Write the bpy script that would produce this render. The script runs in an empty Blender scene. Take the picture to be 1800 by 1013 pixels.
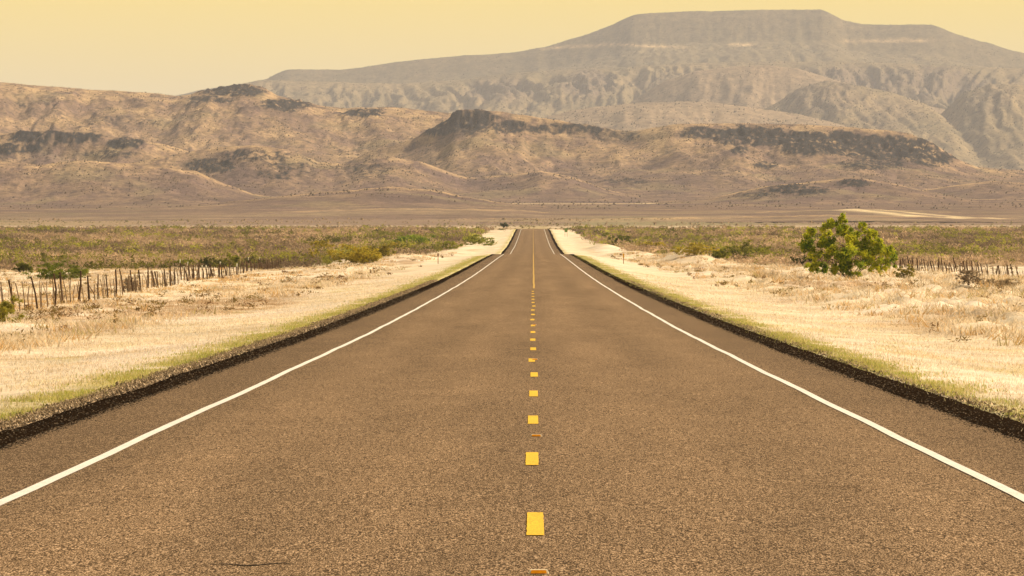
import bpy, math
import numpy as np
R = math.radians
S = bpy.context.scene
COL = S.collection

# ------------------------------------------------------------------ camera, world, sun, exposure
FPX = 10400.0            # focal length in pixels of the 1800 px wide photograph
HZ, CX = 420.0, 937.0    # horizon row, road vanishing column
CAM_H = 1.70             # camera stands on the road centre line
cam = bpy.data.cameras.new('camera')
cam.sensor_width = 36; cam.lens = 36 * FPX / 1800
cam.clip_start = 0.5; cam.clip_end = 60000
co = bpy.data.objects.new('camera', cam); COL.objects.link(co)
co.location = (0, 0, CAM_H)
co.rotation_euler = (R(90) - math.atan((506.5 - HZ) / FPX), 0, math.atan((CX - 900) / FPX))
S.camera = co

SUN_EL, SUN_AZ = R(34), R(58)      # azimuth measured from +Y (ahead) towards +X (right)
w = bpy.data.worlds.new('World'); S.world = w; w.use_nodes = True
nt = w.node_tree; nt.nodes.clear()
def N(nt, t, **k):
    n = nt.nodes.new(t)
    for a, b in k.items(): setattr(n, a, b)
    return n
wo = N(nt, 'ShaderNodeOutputWorld'); bg = N(nt, 'ShaderNodeBackground'); bg.inputs[1].default_value = 0.1
sky = N(nt, 'ShaderNodeTexSky', sky_type='NISHITA', sun_disc=False)
sky.sun_elevation = SUN_EL; sky.sun_rotation = SUN_AZ; sky.dust_density = 4.0; sky.air_density = 1.2
tc = N(nt, 'ShaderNodeTexCoord'); sx = N(nt, 'ShaderNodeSeparateXYZ')
nt.links.new(tc.outputs['Generated'], sx.inputs[0])
rp = N(nt, 'ShaderNodeValToRGB'); e = rp.color_ramp.elements
mr = N(nt, 'ShaderNodeMapRange'); mr.inputs[1].default_value = 0; mr.inputs[2].default_value = 0.2
nt.links.new(sx.outputs['Z'], mr.inputs[0]); nt.links.new(mr.outputs[0], rp.inputs[0])
e[0].position = 0.0; e[0].color = (0.73, 0.59, 0.44, 1)
e[1].position = 1.0; e[1].color = (0.34, 0.28, 0.20, 1)
q = e.new(0.10); q.color = (0.79, 0.63, 0.38, 1)
q = e.new(0.20); q.color = (0.98, 0.71, 0.14, 1)
sc10 = N(nt, 'ShaderNodeMix', data_type='RGBA', blend_type='MULTIPLY'); sc10.inputs[0].default_value = 1
nt.links.new(rp.outputs[0], sc10.inputs[6]); sc10.inputs[7].default_value = (10, 10, 10, 1)
warm = N(nt, 'ShaderNodeMix', data_type='RGBA', blend_type='MULTIPLY'); warm.inputs[0].default_value = 1
nt.links.new(sky.outputs[0], warm.inputs[6]); warm.inputs[7].default_value = (1.15, 0.80, 0.42, 1)
fm = N(nt, 'ShaderNodeMapRange'); fm.inputs[1].default_value = 0.06; fm.inputs[2].default_value = 0.5
fm.inputs[3].default_value = 1.0; fm.inputs[4].default_value = 0.15
nt.links.new(sx.outputs['Z'], fm.inputs[0])
mx = N(nt, 'ShaderNodeMix', data_type='RGBA')
nt.links.new(fm.outputs[0], mx.inputs[0]); nt.links.new(warm.outputs[2], mx.inputs[6]); nt.links.new(sc10.outputs[2], mx.inputs[7])
nt.links.new(mx.outputs[2], bg.inputs[0]); nt.links.new(bg.outputs[0], wo.inputs[0])

sl = bpy.data.lights.new('sun', 'SUN'); sl.energy = 4.8; sl.angle = R(0.5); sl.color = (1.0, 0.87, 0.66)
so = bpy.data.objects.new('sun', sl); COL.objects.link(so)
import mathutils
sd = mathutils.Vector((math.cos(SUN_EL) * math.sin(SUN_AZ), math.cos(SUN_EL) * math.cos(SUN_AZ), math.sin(SUN_EL)))
so.rotation_euler = sd.to_track_quat('Z', 'Y').to_euler(); so.location = (50, 0, 80)
S.view_settings.view_transform = 'Standard'; S.view_settings.look = 'None'
S.view_settings.exposure = 0.55; S.view_settings.gamma = 1.0

# ------------------------------------------------------------------ noise
rng = np.random.default_rng(7)
_P = rng.permutation(4096); _P = np.concatenate([_P, _P])
_G = rng.uniform(0, 2 * np.pi, 4096); _GX, _GY = np.cos(_G), np.sin(_G)
def pn(x, y):
    xi = np.floor(x).astype(np.int64); yi = np.floor(y).astype(np.int64)
    xf = x - xi; yf = y - yi
    u = xf * xf * xf * (xf * (xf * 6 - 15) + 10); v = yf * yf * yf * (yf * (yf * 6 - 15) + 10)
    def g(a, b):
        h = _P[(_P[(xi + a) & 4095] + yi + b) & 4095]
        return _GX[h] * (xf - a) + _GY[h] * (yf - b)
    a = g(0, 0); b = g(1, 0); c = g(0, 1); d = g(1, 1)
    return (a + u * (b - a) + v * (c - a) + u * v * (a - b - c + d)) * 1.41
def fbm(x, y, o=4, gain=0.5):
    r = 0; a = 1; t = 0
    for i in range(o):
        r = r + a * pn(x + 17.3 * i, y - 9.1 * i); t += a; a *= gain; x = x * 2.03; y = y * 2.03
    return r / t
def ridged(x, y, o=4, gain=0.5):
    r = 0; a = 1; t = 0
    for i in range(o):
        r = r + a * (1 - 2 * np.abs(pn(x + 31.7 * i, y + 5.3 * i))); t += a; a *= gain; x = x * 2.03; y = y * 2.03
    return r / t
def ss(a, b, x):
    t = np.clip((x - a) / (b - a), 0, 1); return t * t * (3 - 2 * t)
def lerp(a, b, t): return a + (b - a) * t

# ------------------------------------------------------------------ materials
def newmat(name):
    m = bpy.data.materials.new(name); m.use_nodes = True
    b = m.node_tree.nodes['Principled BSDF']; b.inputs['Roughness'].default_value = 0.9
    b.inputs['Specular IOR Level'].default_value = 0.2
    return m, m.node_tree, b
def noise_node(nt, scale, detail=4, rough=0.6, stretch=(1, 1, 1), coord='Object'):
    t = N(nt, 'ShaderNodeTexCoord'); mp = N(nt, 'ShaderNodeMapping'); mp.inputs['Scale'].default_value = stretch
    n = N(nt, 'ShaderNodeTexNoise'); n.inputs['Scale'].default_value = scale
    n.inputs['Detail'].default_value = detail; n.inputs['Roughness'].default_value = rough
    nt.links.new(t.outputs[coord], mp.inputs[0]); nt.links.new(mp.outputs[0], n.inputs['Vector'])
    return n
def mapr(nt, src, a, b, c, d):
    m = N(nt, 'ShaderNodeMapRange'); m.inputs[1].default_value = a; m.inputs[2].default_value = b
    m.inputs[3].default_value = c; m.inputs[4].default_value = d; nt.links.new(src, m.inputs[0]); return m.outputs[0]
def mul(nt, csrc, vsrc):
    m = N(nt, 'ShaderNodeMix', data_type='RGBA', blend_type='MULTIPLY'); m.inputs[0].default_value = 1
    nt.links.new(csrc, m.inputs[6])
    cmb = N(nt, 'ShaderNodeCombineColor')
    for i in range(3): nt.links.new(vsrc, cmb.inputs[i])
    nt.links.new(cmb.outputs[0], m.inputs[7]); return m.outputs[2]
def attr_mat(name, scales, amp=0.5, bump=0.0, bscale=10, rough=0.95, stretch=(1, 1, 1), trans=0.0):
    m, nt, b = newmat(name); b.inputs['Roughness'].default_value = rough; b.inputs['Specular IOR Level'].default_value = 0.1
    a = N(nt, 'ShaderNodeAttribute', attribute_name='Col'); c = a.outputs['Color']
    for s in scales:
        n = noise_node(nt, s, 4, 0.65, stretch); c = mul(nt, c, mapr(nt, n.outputs[0], 0.28, 0.72, 1 - amp, 1 + amp))
    nt.links.new(c, b.inputs['Base Color'])
    if bump:
        n = noise_node(nt, bscale, 5, 0.7); bu = N(nt, 'ShaderNodeBump'); bu.inputs['Strength'].default_value = 1.0
        bu.inputs['Distance'].default_value = bump; nt.links.new(n.outputs[0], bu.inputs['Height'])
        nt.links.new(bu.outputs[0], b.inputs['Normal'])
    if trans:
        tr = N(nt, 'ShaderNodeBsdfTranslucent'); ms = N(nt, 'ShaderNodeMixShader'); ms.inputs[0].default_value = trans
        nt.links.new(c, tr.inputs[0]); nt.links.new(b.outputs[0], ms.inputs[1]); nt.links.new(tr.outputs[0], ms.inputs[2])
        nt.links.new(ms.outputs[0], nt.nodes['Material Output'].inputs[0])
    return m
def plain_mat(name, col, scale=20, amp=0.25, stretch=(1, 1, 1), rough=0.85, spec=0.05):
    m, nt, b = newmat(name); b.inputs['Roughness'].default_value = rough; b.inputs['Specular IOR Level'].default_value = spec
    rgb = N(nt, 'ShaderNodeRGB'); rgb.outputs[0].default_value = (*col, 1)
    n = noise_node(nt, scale, 4, 0.6, stretch)
    nt.links.new(mul(nt, rgb.outputs[0], mapr(nt, n.outputs[0], 0.3, 0.7, 1 - amp, 1 + amp)), b.inputs['Base Color'])
    return m

# ------------------------------------------------------------------ mesh helpers
def mesh_np(name, V, F, mat, cols=None, parent=None, smooth=False, k=None):
    """V (n,3); F (m,k) array of faces; cols (n,3) per vertex"""
    me = bpy.data.meshes.new(name); V = np.asarray(V, dtype=np.float32); F = np.asarray(F, dtype=np.int32)
    k = F.shape[1]; me.vertices.add(len(V)); me.vertices.foreach_set('co', V.ravel())
    me.loops.add(F.size); me.loops.foreach_set('vertex_index', F.ravel())
    me.polygons.add(len(F)); me.polygons.foreach_set('loop_start', np.arange(0, F.size, k, dtype=np.int32))
    me.polygons.foreach_set('loop_total', np.full(len(F), k, dtype=np.int32))
    me.update(calc_edges=True)
    if cols is not None:
        at = me.color_attributes.new('Col', 'FLOAT_COLOR', 'POINT')
        c4 = np.ones((len(V), 4), dtype=np.float32); c4[:, :3] = cols; at.data.foreach_set('color', c4.ravel())
    me.polygons.foreach_set('use_smooth', np.full(len(F), smooth))
    me.materials.append(mat)
    o = bpy.data.objects.new(name, me); COL.objects.link(o)
    if parent is not None: o.parent = parent
    return o
def grid(name, X, Y, Z, mat, cols=None, parent=None, smooth=True):
    r, c = X.shape; i = np.arange(r * c).reshape(r, c)
    F = np.stack([i[:-1, :-1], i[:-1, 1:], i[1:, 1:], i[1:, :-1]], -1).reshape(-1, 4)
    return mesh_np(name, np.stack([X, Y, Z], -1).reshape(-1, 3), F, mat, None if cols is None else cols.reshape(-1, 3), parent, smooth)
def tube_arrays(pts, rad, n=6):
    pts = np.asarray(pts, float); m = len(pts); V = []
    for i in range(m):
        t = pts[min(i + 1, m - 1)] - pts[max(i - 1, 0)]; t = t / np.linalg.norm(t)
        a = np.cross(t, [0.3, 1, 0.1]); a /= np.linalg.norm(a); b = np.cross(t, a)
        for j in range(n):
            th = 2 * math.pi * j / n; V.append(pts[i] + rad[i] * (a * math.cos(th) + b * math.sin(th)))
    F = [(i * n + j, i * n + (j + 1) % n, (i + 1) * n + (j + 1) % n, (i + 1) * n + j) for i in range(m - 1) for j in range(n)]
    V.append(pts[-1]); k = len(V) - 1
    F += [((m - 1) * n + j, (m - 1) * n + (j + 1) % n, k, k) for j in range(0)]
    for j in range(0, n, 2): F.append(((m - 1) * n + j, (m - 1) * n + (j + 1) % n, (m - 1) * n + (j + 2) % n, k))
    return np.array(V), np.array(F)
def join(lst):
    V = []; F = []; o = 0
    for v, f in lst: V.append(v); F.append(f + o); o += len(v)
    return np.concatenate(V), np.concatenate(F)
def box_arrays(x0, x1, y0, y1, z0, z1):
    V = np.array([(x, y, z) for z in (z0, z1) for y in (y0, y1) for x in (x0, x1)], float)
    F = np.array([(0, 2, 3, 1), (4, 5, 7, 6), (0, 1, 5, 4), (2, 6, 7, 3), (0, 4, 6, 2), (1, 3, 7, 5)])
    return V, F
def empty(name, loc, rz=0):
    o = bpy.data.objects.new(name, None); COL.objects.link(o); o.location = loc; o.rotation_euler = (0, 0, rz); o.empty_display_size = 0.2
    return o
def tag(o, label=None, cat=None, group=None, kind=None):
    if label: o['label'] = label
    if cat: o['category'] = cat
    if group: o['group'] = group
    if kind: o['kind'] = kind
    return o

# ------------------------------------------------------------------ heights (all relative to the camera, then + CAM_H)
_rz = np.array([(-200, -1.72), (0, -1.72), (38, -1.785), (50, -1.83), (60, -1.87), (80, -1.94), (105, -2.02), (140, -2.125), (185, -2.19),
                (235, -2.24), (300, -2.27), (370, -2.26), (440, -2.20), (540, -2.09), (650, -1.97), (760, -1.90), (830, -2.15), (900, -2.50),
                (960, -2.50), (1040, -2.12), (1200, -1.55), (1450, 0.05), (1700, 2.0), (1872, 3.10), (1960, 3.3), (2100, 2.9), (2400, 2.6)])
_zz = np.arange(-200, 2401, 4.0); _rr = np.interp(_zz, _rz[:, 0], _rz[:, 1])
_k = np.exp(-0.5 * (np.arange(-6, 7) / 2.5) ** 2); _k /= _k.sum(); _rr = np.convolve(np.pad(_rr, 6, mode='edge'), _k, 'valid')
def road_z(Z): return np.interp(Z, _zz, _rr) + CAM_H
_pz = np.array([(-300, -2.0), (0, -2.25), (100, -2.65), (270, -2.98), (450, -3.22), (700, -3.42), (850, -3.35), (1100, -2.2), (1500, 0.25), (2000, 2.7),
                (2300, 3.75), (2600, 5.6), (3200, 10.0), (4000, 18.5), (5500, 34), (7000, 50), (9000, 72), (12000, 120), (20000, 140)])
def plain_z(Z):
    return np.interp(Z, _pz[:, 0], _pz[:, 1]) + CAM_H
MOUNDS = [(21, 800, 3.6, 60, 1.9), (15.5, 905, 4, 60, 1.1), (-15.5, 690, 4.5, 70, 1.25), (-22, 800, 5, 80, 1.2), (-13, 880, 4, 60, 0.8), (13.5, 1120, 3.0, 50, 1.0),
          (33, 300, 9, 70, 0.35), (24, 460, 6, 60, 0.5), (-19, 560, 4, 60, 0.4)]
def ground_z(X, Z):
    X = np.asarray(X, float); Z = np.asarray(Z, float); a = np.abs(X + 0.12)
    rz = road_z(np.clip(Z, -200, 2300)); pz = plain_z(Z)
    t = ss(5.3, 19, a); far = ss(1850, 2300, Z)
    z = lerp(rz - 0.03, pz, np.maximum(t, far))
    z = z - 0.22 * np.exp(-((a - 9.5) / 2.8) ** 2) * (1 - far)
    z = z - 0.35 * (1 - ss(4.9, 5.25, a)) * (Z < 2320)
    amp = 0.015 + 0.05 * ss(6, 12, a) + (0.17 + .16 * (X > 0)) * ss(12, 18, a)
    amp = amp * (1 + 2.5 * ss(1500, 4000, Z))
    bil = np.abs(pn(X / 1.9 + 7, Z / 4.2)) + .5 * np.abs(pn(X / .9, Z / 2.1 + 5))
    z = z + .62 * bil * np.where(X > 0, ss(11, 15, a), .35 * ss(13, 17, a)) * ss(120, 170, Z) * ss(700, 520, Z)
    z = z + amp * fbm(X / 4.5, Z / 9.0, 4) * ss(5.3, 7, a) + 0.3 * ss(14, 30, a) * fbm(X / 26, Z / 60, 3)
    z = z + ss(1000, 4000, Z) * 6 * fbm(X / 260, Z / 700, 4)* ss(2300, 4500, Z)
    for mx_, mz_, rx_, rz_, h_ in MOUNDS:
        z = z + h_ * np.exp(-((X - mx_) / rx_) ** 2 - ((Z - mz_) / rz_) ** 2) * ss(6, 10, a)
    return z
def at(px, py, zmin=60, zmax=3000, dz=0.0):
    """where the sight line through a pixel meets the ground"""
    Z = np.exp(np.linspace(math.log(zmin), math.log(zmax), 4000)); X = (px - CX) / FPX * Z
    ray = CAM_H - (py - HZ) / FPX * Z
    g = ground_z(X, Z); i = int(np.argmax(g >= ray)) if np.any(g >= ray) else len(Z) - 1
    return float(X[i]), float(Z[i]), float(g[i])

# ------------------------------------------------------------------ ground sheet
def soil_patch(X, Z):      # bare churned soil in the ditch on both sides
    w_ = .5 * fbm(X / 3, Z / 20, 4)
    return np.clip(ss(1.2, .3, ((X + 14.5) / 5.5) ** 2 + ((Z - 232) / 48) ** 2 + w_) + ss(1.2, .3, ((X - 17) / 4) ** 2 + ((Z - 330) / 45) ** 2 + w_) * .9
                   + ss(1.2, .3, ((X + 15) / 4) ** 2 + ((Z - 430) / 50) ** 2 + w_) * .6, 0, 1)
def ground_colour(X, Z):
    a = np.abs(X); n1 = fbm(X / 3.0, Z / 9.0, 5, 0.6); n2 = fbm(X / 9 + 50, Z / 45, 4); n3 = fbm(X / 1.2 + 9, Z / 3.0, 3)
    pale = np.array([0.66, 0.56, 0.42]); sand = np.array([0.72, 0.62, 0.51]); soil = np.array([0.34, 0.22, 0.12]); grn = np.array([0.36, 0.32, 0.08])
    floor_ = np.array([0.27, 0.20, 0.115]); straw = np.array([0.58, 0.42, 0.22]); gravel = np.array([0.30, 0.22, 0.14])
    C = np.broadcast_to(pale, X.shape + (3,)).copy()
    def mixc(C, c, t): t = np.clip(t, 0, 1)[..., None]; return C * (1 - t) + c * t
    C = mixc(C, sand, ss(-0.05, 0.35, n2) * 0.8)
    C = mixc(C, straw, ss(0.05, 0.35, n1) * 0.45)
    # bare brown streaks in the roadside ditch
    C = mixc(C, soil, ss(0.05, 0.35, fbm(X / 7 + 3, Z / 60 + 8, 5, 0.6)) * ss(9, 13, a) * 0.75)
    C = mixc(C, soil, np.exp(-((X - 20) / 6) ** 2 - ((Z - 590) / 110) ** 2) * ss(-0.3, 0.1, n1) * 0.9)
    C = mixc(C, soil * 1.1, soil_patch(X, Z) * ss(-0.35, 0.1, n3) * 0.85)
    cre = ss(.16, .05, np.abs(pn(X / 1.9 + 7, Z / 4.2)) + .5 * np.abs(pn(X / .9, Z / 2.1 + 5))) * (X > 0) * ss(11, 15, a) * ss(120, 170, Z) * ss(700, 520, Z)
    C = mixc(C, np.array([.27, .19, .09]), cre * .8)
    C = C * (1 + .25 * fbm(X / 4.5 + 33, Z / 16 + 3, 4))[..., None]
    # green fringe that grows along the asphalt
    gl = ss(6.9, 5.7, -X) * (X < 0) * ss(-0.35, 0.15, n1 + 0.25 * n3) * 0.85; gr = ss(6.2, 5.2, X) * (X > 0) * ss(-0.35, 0.15, n1 + 0.25 * n3) * 0.8
    C = mixc(C, grn, gl + gr)
    C = mixc(C, gravel, ss(5.75, 5.5, -X) * (X < 0) * ss(380, 150, Z))
    C = mixc(C, grn * 1.3, ss(0.22, 0.45, fbm(X / 2.2 + 70, Z / 14, 3)) * ss(16, 8, a) * 0.35)
    # floor under the brush beyond the fences
    br = brush_mask(X, Z)
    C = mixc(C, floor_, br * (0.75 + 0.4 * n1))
    C = mixc(C, np.array([0.35, 0.265, 0.155]), ss(1950, 2230, Z) * ss(2650, 2400, Z) * ss(-.4, .1, fbm(X / 50, Z / 160 + 4, 4)) * .9)
    # rising fan in front of the hills
    f = ss(2400, 2750, Z)
    fan = np.array([0.205, 0.145, 0.108])
    C = mixc(C, fan * 1.0, f)
    b = fbm(X / 160 + 5, Z / 420, 4); C = mixc(C, np.array([0.30, 0.22, 0.135]), f * ss(-0.1, 0.3, b) * 0.8)
    C = mixc(C, np.array([0.22, 0.22, 0.10]), f * ss(0.05, 0.4, fbm(X / 120 - 50, Z / 500 + 9, 4)) * 0.5)
    return C
def brush_mask(X, Z):
    xl = np.interp(Z, [0, 240, 300, 420, 560, 680, 760, 900, 1000, 1200, 1500, 1872], [40, 40, 36, 33, 31, 26, 23, 22, 17, 15, 14, 14]) + 2.2 * fbm(Z / 25, Z * 0 + 3.3, 3)
    xr = np.interp(Z, [0, 240, 500, 640, 700, 760, 900, 1150, 1300, 1500, 1872], [70, 70, 62, 42, 31, 27, 20, 15.5, 13, 13, 13]) + 2.2 * fbm(Z / 25, Z * 0 + 8.3, 3)
    m = np.where(X < 0, ss(xl - 1, xl + 2, -X), ss(xr - 1, xr + 2, X)) * ss(2200, 2000, Z + 500 * fbm(X / 60, Z / 200, 4)) * (Z > 200)
    m = m * ss(600, 660, Z + 90 * fbm(X / 14 + 3, Z / 80, 3) + np.where(X > 0, -60, 0))
    # pale clearing behind the right-hand fence
    return m * (1 - (X > 0) * ss(34, 38, X) * ss(745, 715, Z + 0.12 * X))
print('ground')
Zr = [-200.0]
while Zr[-1] < 3300: Zr.append(Zr[-1] + max(0.45, 0.0048 * abs(Zr[-1]) if Zr[-1] > 0 else 12))
Zr += list(np.linspace(3400, 25300, 60)); Zr = np.array(Zr)
u = np.linspace(-1, 1, 420); sh = np.sinh(u * 4.0) / math.sinh(4.0)
lin = 0.72 * np.abs(u) * u + 0.28 * u
Xg = np.where(Zr[:, None] < 0, 1, 1) * (lin[None] * (42 + 0.135 * np.maximum(Zr, 0))[:, None] + (sh ** 3)[None] * (300 + 0.9 * np.maximum(Zr, 0))[:, None])
Zg = np.broadcast_to(Zr[:, None], Xg.shape)
Hg = ground_z(Xg, Zg) - 14 * ss(3150, 3500, Zg)
m_ground = attr_mat('dry_ground', [7.0, 0.6], 0.22, 0.05, 9.0)
ground = grid('ground', Xg, Zg, Hg, m_ground, ground_colour(Xg, Zg)); tag(ground, 'pale dry grass and sandy soil beside the highway', None, kind='structure')

# ------------------------------------------------------------------ hills
print('hills')
# (crest distance, depth of the front slope, profile, gully amount, crest points in degrees-like photo units, id)
LAY = [
 ('swell', 3300, 700, 1.2, 0.3, [(0, 392), (300, 388), (600, 386), (900, 384), (1000, 385), (1250, 382), (1450, 378), (1800, 384)]),
 ('swell', 3900, 700, 1.2, 0.3, [(0, 374), (300, 378), (500, 372), (700, 366), (900, 368), (1000, 376), (1200, 378), (1500, 367), (1640, 372), (1800, 376)]),
 ('swell', 4700, 900, 1.2, 0.3, [(0, 372), (300, 365), (430, 352), (560, 338), (690, 328), (760, 333), (830, 348), (900, 358), (1000, 366), (1400, 372), (1600, 368), (1800, 365)]),
 ('hill', 5500, 420, 1.2, 0.5, [(-300, 300), (0, 283), (70, 290), (140, 281), (230, 288), (300, 291), (350, 303), (400, 325), (450, 342), (560, 356), (1000, 360), (1240, 352), (1280, 341), (1340, 328), (1420, 320), (1500, 312), (1560, 320), (1620, 335), (1700, 350), (1800, 352), (2100, 340)]),
 ('hill', 6200, 560, 1.2, 0.6, [(-300, 300), (0, 320), (150, 300), (230, 287), (330, 266), (400, 257), (450, 255), (500, 261), (560, 284), (610, 290), (650, 280), (690, 275), (740, 284), (820, 312), (900, 306), (950, 300), (1010, 312), (1060, 332), (1140, 352), (1300, 360), (1500, 352), (1650, 330), (1740, 318), (1800, 322), (2100, 330)]),
 ('mid', 6800, 520, 1.2, 0.5, [(-300, 240), (0, 235), (60, 231), (110, 230), (150, 236), (240, 245), (300, 256), (360, 275), (450, 300), (600, 320), (1100, 330), (1800, 340), (2100, 340)]),
 ('butte', 7300, 1250, 1.0, 0.65, [(-300, 330), (450, 330), (600, 290), (660, 262), (720, 247), (758, 228), (785, 212), (795, 200), (803, 194), (850, 193), (880, 196), (930, 204), (1000, 214), (1060, 225), (1100, 232), (1150, 224), (1200, 217), (1300, 217), (1400, 218), (1500, 224), (1560, 229), (1600, 235), (1640, 252), (1680, 280), (1720, 295), (1800, 308), (1950, 330), (2100, 330)]),
 ('main', 8200, 1350, 1.1, 0.6, [(-400, 160), (-100, 150), (0, 145), (60, 150), (150, 157), (250, 162), (315, 169), (335, 167), (350, 161), (400, 153), (440, 148), (465, 155), (480, 165), (540, 182), (600, 190), (680, 188), (740, 193), (800, 200), (860, 215), (960, 240), (1100, 250), (1800, 300), (2100, 320)]),
]
# rock outcrops, plus the butte's left-flank shade painted in as rock colour: (layer kind, photo x, photo y, half width, half height, strength)
ROCK_SHADE = [('main', 410, 160, 70, 11, 1.0), ('main', 500, 185, 50, 10, 1.0), ('main', 370, 175, 45, 7, .6), ('main', 640, 200, 38, 7, 1.0), ('main', 200, 215, 90, 10, .35), ('main', 60, 185, 60, 8, .3),
        ('mid', 90, 243, 95, 12, 1.0), ('mid', 215, 252, 35, 10, .9), ('mid', 20, 262, 70, 9, .8), ('mid', 190, 272, 60, 7, .5),
        ('hill', 370, 292, 45, 14, .8), ('hill', 450, 275, 70, 12, .55), ('hill', 500, 300, 60, 20, .4), ('hill', 1400, 335, 60, 9, .7), ('hill', 1500, 325, 35, 7, .8), ('hill', 1330, 345, 40, 7, .5),('hill',640,300,60,18,.35),
        ('butte', 820, 215, 45, 22, 1.0), ('butte', 770, 228, 42, 12, 1.0), ('butte', 835, 208, 45, 12, 1.0), ('butte', 890, 225, 45, 12, .8), ('butte', 1000, 228, 90, 10, .6), ('butte', 1080, 240, 50, 14, .4),  # second butte entry paints the shade on its left flank
        ('butte', 1230, 235, 40, 12, .8), ('butte', 1330, 240, 80, 20, 1.0), ('butte', 1440, 252, 90, 20, 1.0), ('butte', 1560, 262, 90, 24, 1.0), ('butte', 1640, 280, 45, 14, .8),
        ('butte', 1300, 265, 20, 8, .8), ('butte', 1345, 292, 25, 7, .7), ('butte', 1530, 290, 70, 9, .6), ('butte', 1100, 320, 40, 6, .5)]
def pxz(D, p):
    p = np.array(p, float); return (p[:, 0] - CX) / FPX * D, -(p[:, 1] - HZ) / FPX * D + CAM_H
def build_range(name, layers, rocks, base, zs, nx, fanw, mat, palette, label, rock_amp, gs=0.085):
    Z1 = np.asarray(zs)[:, None]; uu = np.linspace(-1, 1, nx)[None]
    Xw = uu * fanw * Z1 - 0.002 * Z1; Zw = np.broadcast_to(Z1, Xw.shape)
    H = base(Zw) + 0 * Xw; ID = np.full(H.shape, -1); RK = np.zeros(H.shape); TOP = np.zeros(H.shape)
    for li, (kind, D, W, p, gul, pts) in enumerate(layers):
        cx_, cz_ = pxz(D, pts)
        c = np.interp(Xw, cx_, cz_)
        sm = 0
        for dxx in (-1, -.5, .5, 1): sm = sm + np.interp(Xw + dxx * D * 0.0004, cx_, cz_) * .25
        c = (c + sm) / 2
        b = base(Zw); rel = c - base(np.full_like(Xw, float(D)))
        c = c + D * 0.00022 * fbm(Xw / (D * .004), Xw * 0 + li * 3.1, 5, .6)
        rel = c - base(np.full_like(Xw, float(D)))
        wz = 0.28 * W * fbm(Xw / (W * 0.45) + li * 7, Zw * 0 + li, 4)
        wz = wz + 0.18 * W * fbm(Xw / (W * 0.16) + li * 3, Zw / (W * 0.6), 4)
        Zc = D
        d = (Zc - Zw) / W
        # ridges and gullies run down the slope
        dd = np.clip(d, 0, 1); mid = np.clip(dd * 6, 0, 1) * (1 - dd) ** 0.7
        dw = np.clip(dd + mid * wz / W, 0, 1)
        if kind == 'mesa':
            dw = np.clip(dd + .12 * mid * wz / W, 0, 1); f = np.interp(dw, [0, .012, .03, .10, .14, .30, .6, 1], [1, .975, .95, .79, .765, .70, .4, 0])
        elif kind == 'butte':
            f = np.interp(dw, [0, .015, .05, .12, .3, .6, 1], [1, .97, .82, .70, .42, .16, 0])
        else:
            f = (1 - dw) ** p
            f = f * f * (3 - 2 * f) * 0.35 + f * 0.65
        h = b + rel * f
        g = ridged((Xw + .3 * wz) / (W * gs) + li, Zw / (W * 0.5) + li, 5, 0.6)
        h = h + np.maximum(rel, 0) * gul * 0.12 * np.minimum(g - 0.75, 0) * mid * 1.8
        h = h + np.maximum(rel, 0) * 0.03 * fbm(Xw / 40, Zw / 60 + li, 4, 0.6) * mid
        back = Zw > Zc
        h = np.where(back, c - (Zw - Zc) * 0.10 - np.maximum(Zw - Zc - 200, 0) * .15, h)
        rk = np.zeros(H.shape)
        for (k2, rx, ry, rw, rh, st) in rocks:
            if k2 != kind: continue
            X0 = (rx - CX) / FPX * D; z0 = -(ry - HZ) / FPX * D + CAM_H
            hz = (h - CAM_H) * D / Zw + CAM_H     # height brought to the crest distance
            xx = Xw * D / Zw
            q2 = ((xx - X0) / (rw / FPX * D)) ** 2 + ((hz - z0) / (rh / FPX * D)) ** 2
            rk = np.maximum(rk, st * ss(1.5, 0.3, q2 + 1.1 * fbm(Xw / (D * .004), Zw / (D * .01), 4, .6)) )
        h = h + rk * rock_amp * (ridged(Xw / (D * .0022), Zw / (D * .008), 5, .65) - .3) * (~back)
        sel = h > H
        H = np.where(sel, h, H); ID = np.where(sel, li, ID); RK = np.where(sel, rk, RK * (~sel)); TOP = np.where(sel, f, TOP)
    C = palette(Xw, Zw, H, ID, RK, TOP)
    o = grid(name, Xw, Zw, H, mat, C); tag(o, label, None, kind='structure'); return Xw, Zw, H, ID, RK
def near_base(Z): return np.interp(Z, _pz[:, 0], _pz[:, 1]) + CAM_H
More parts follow.
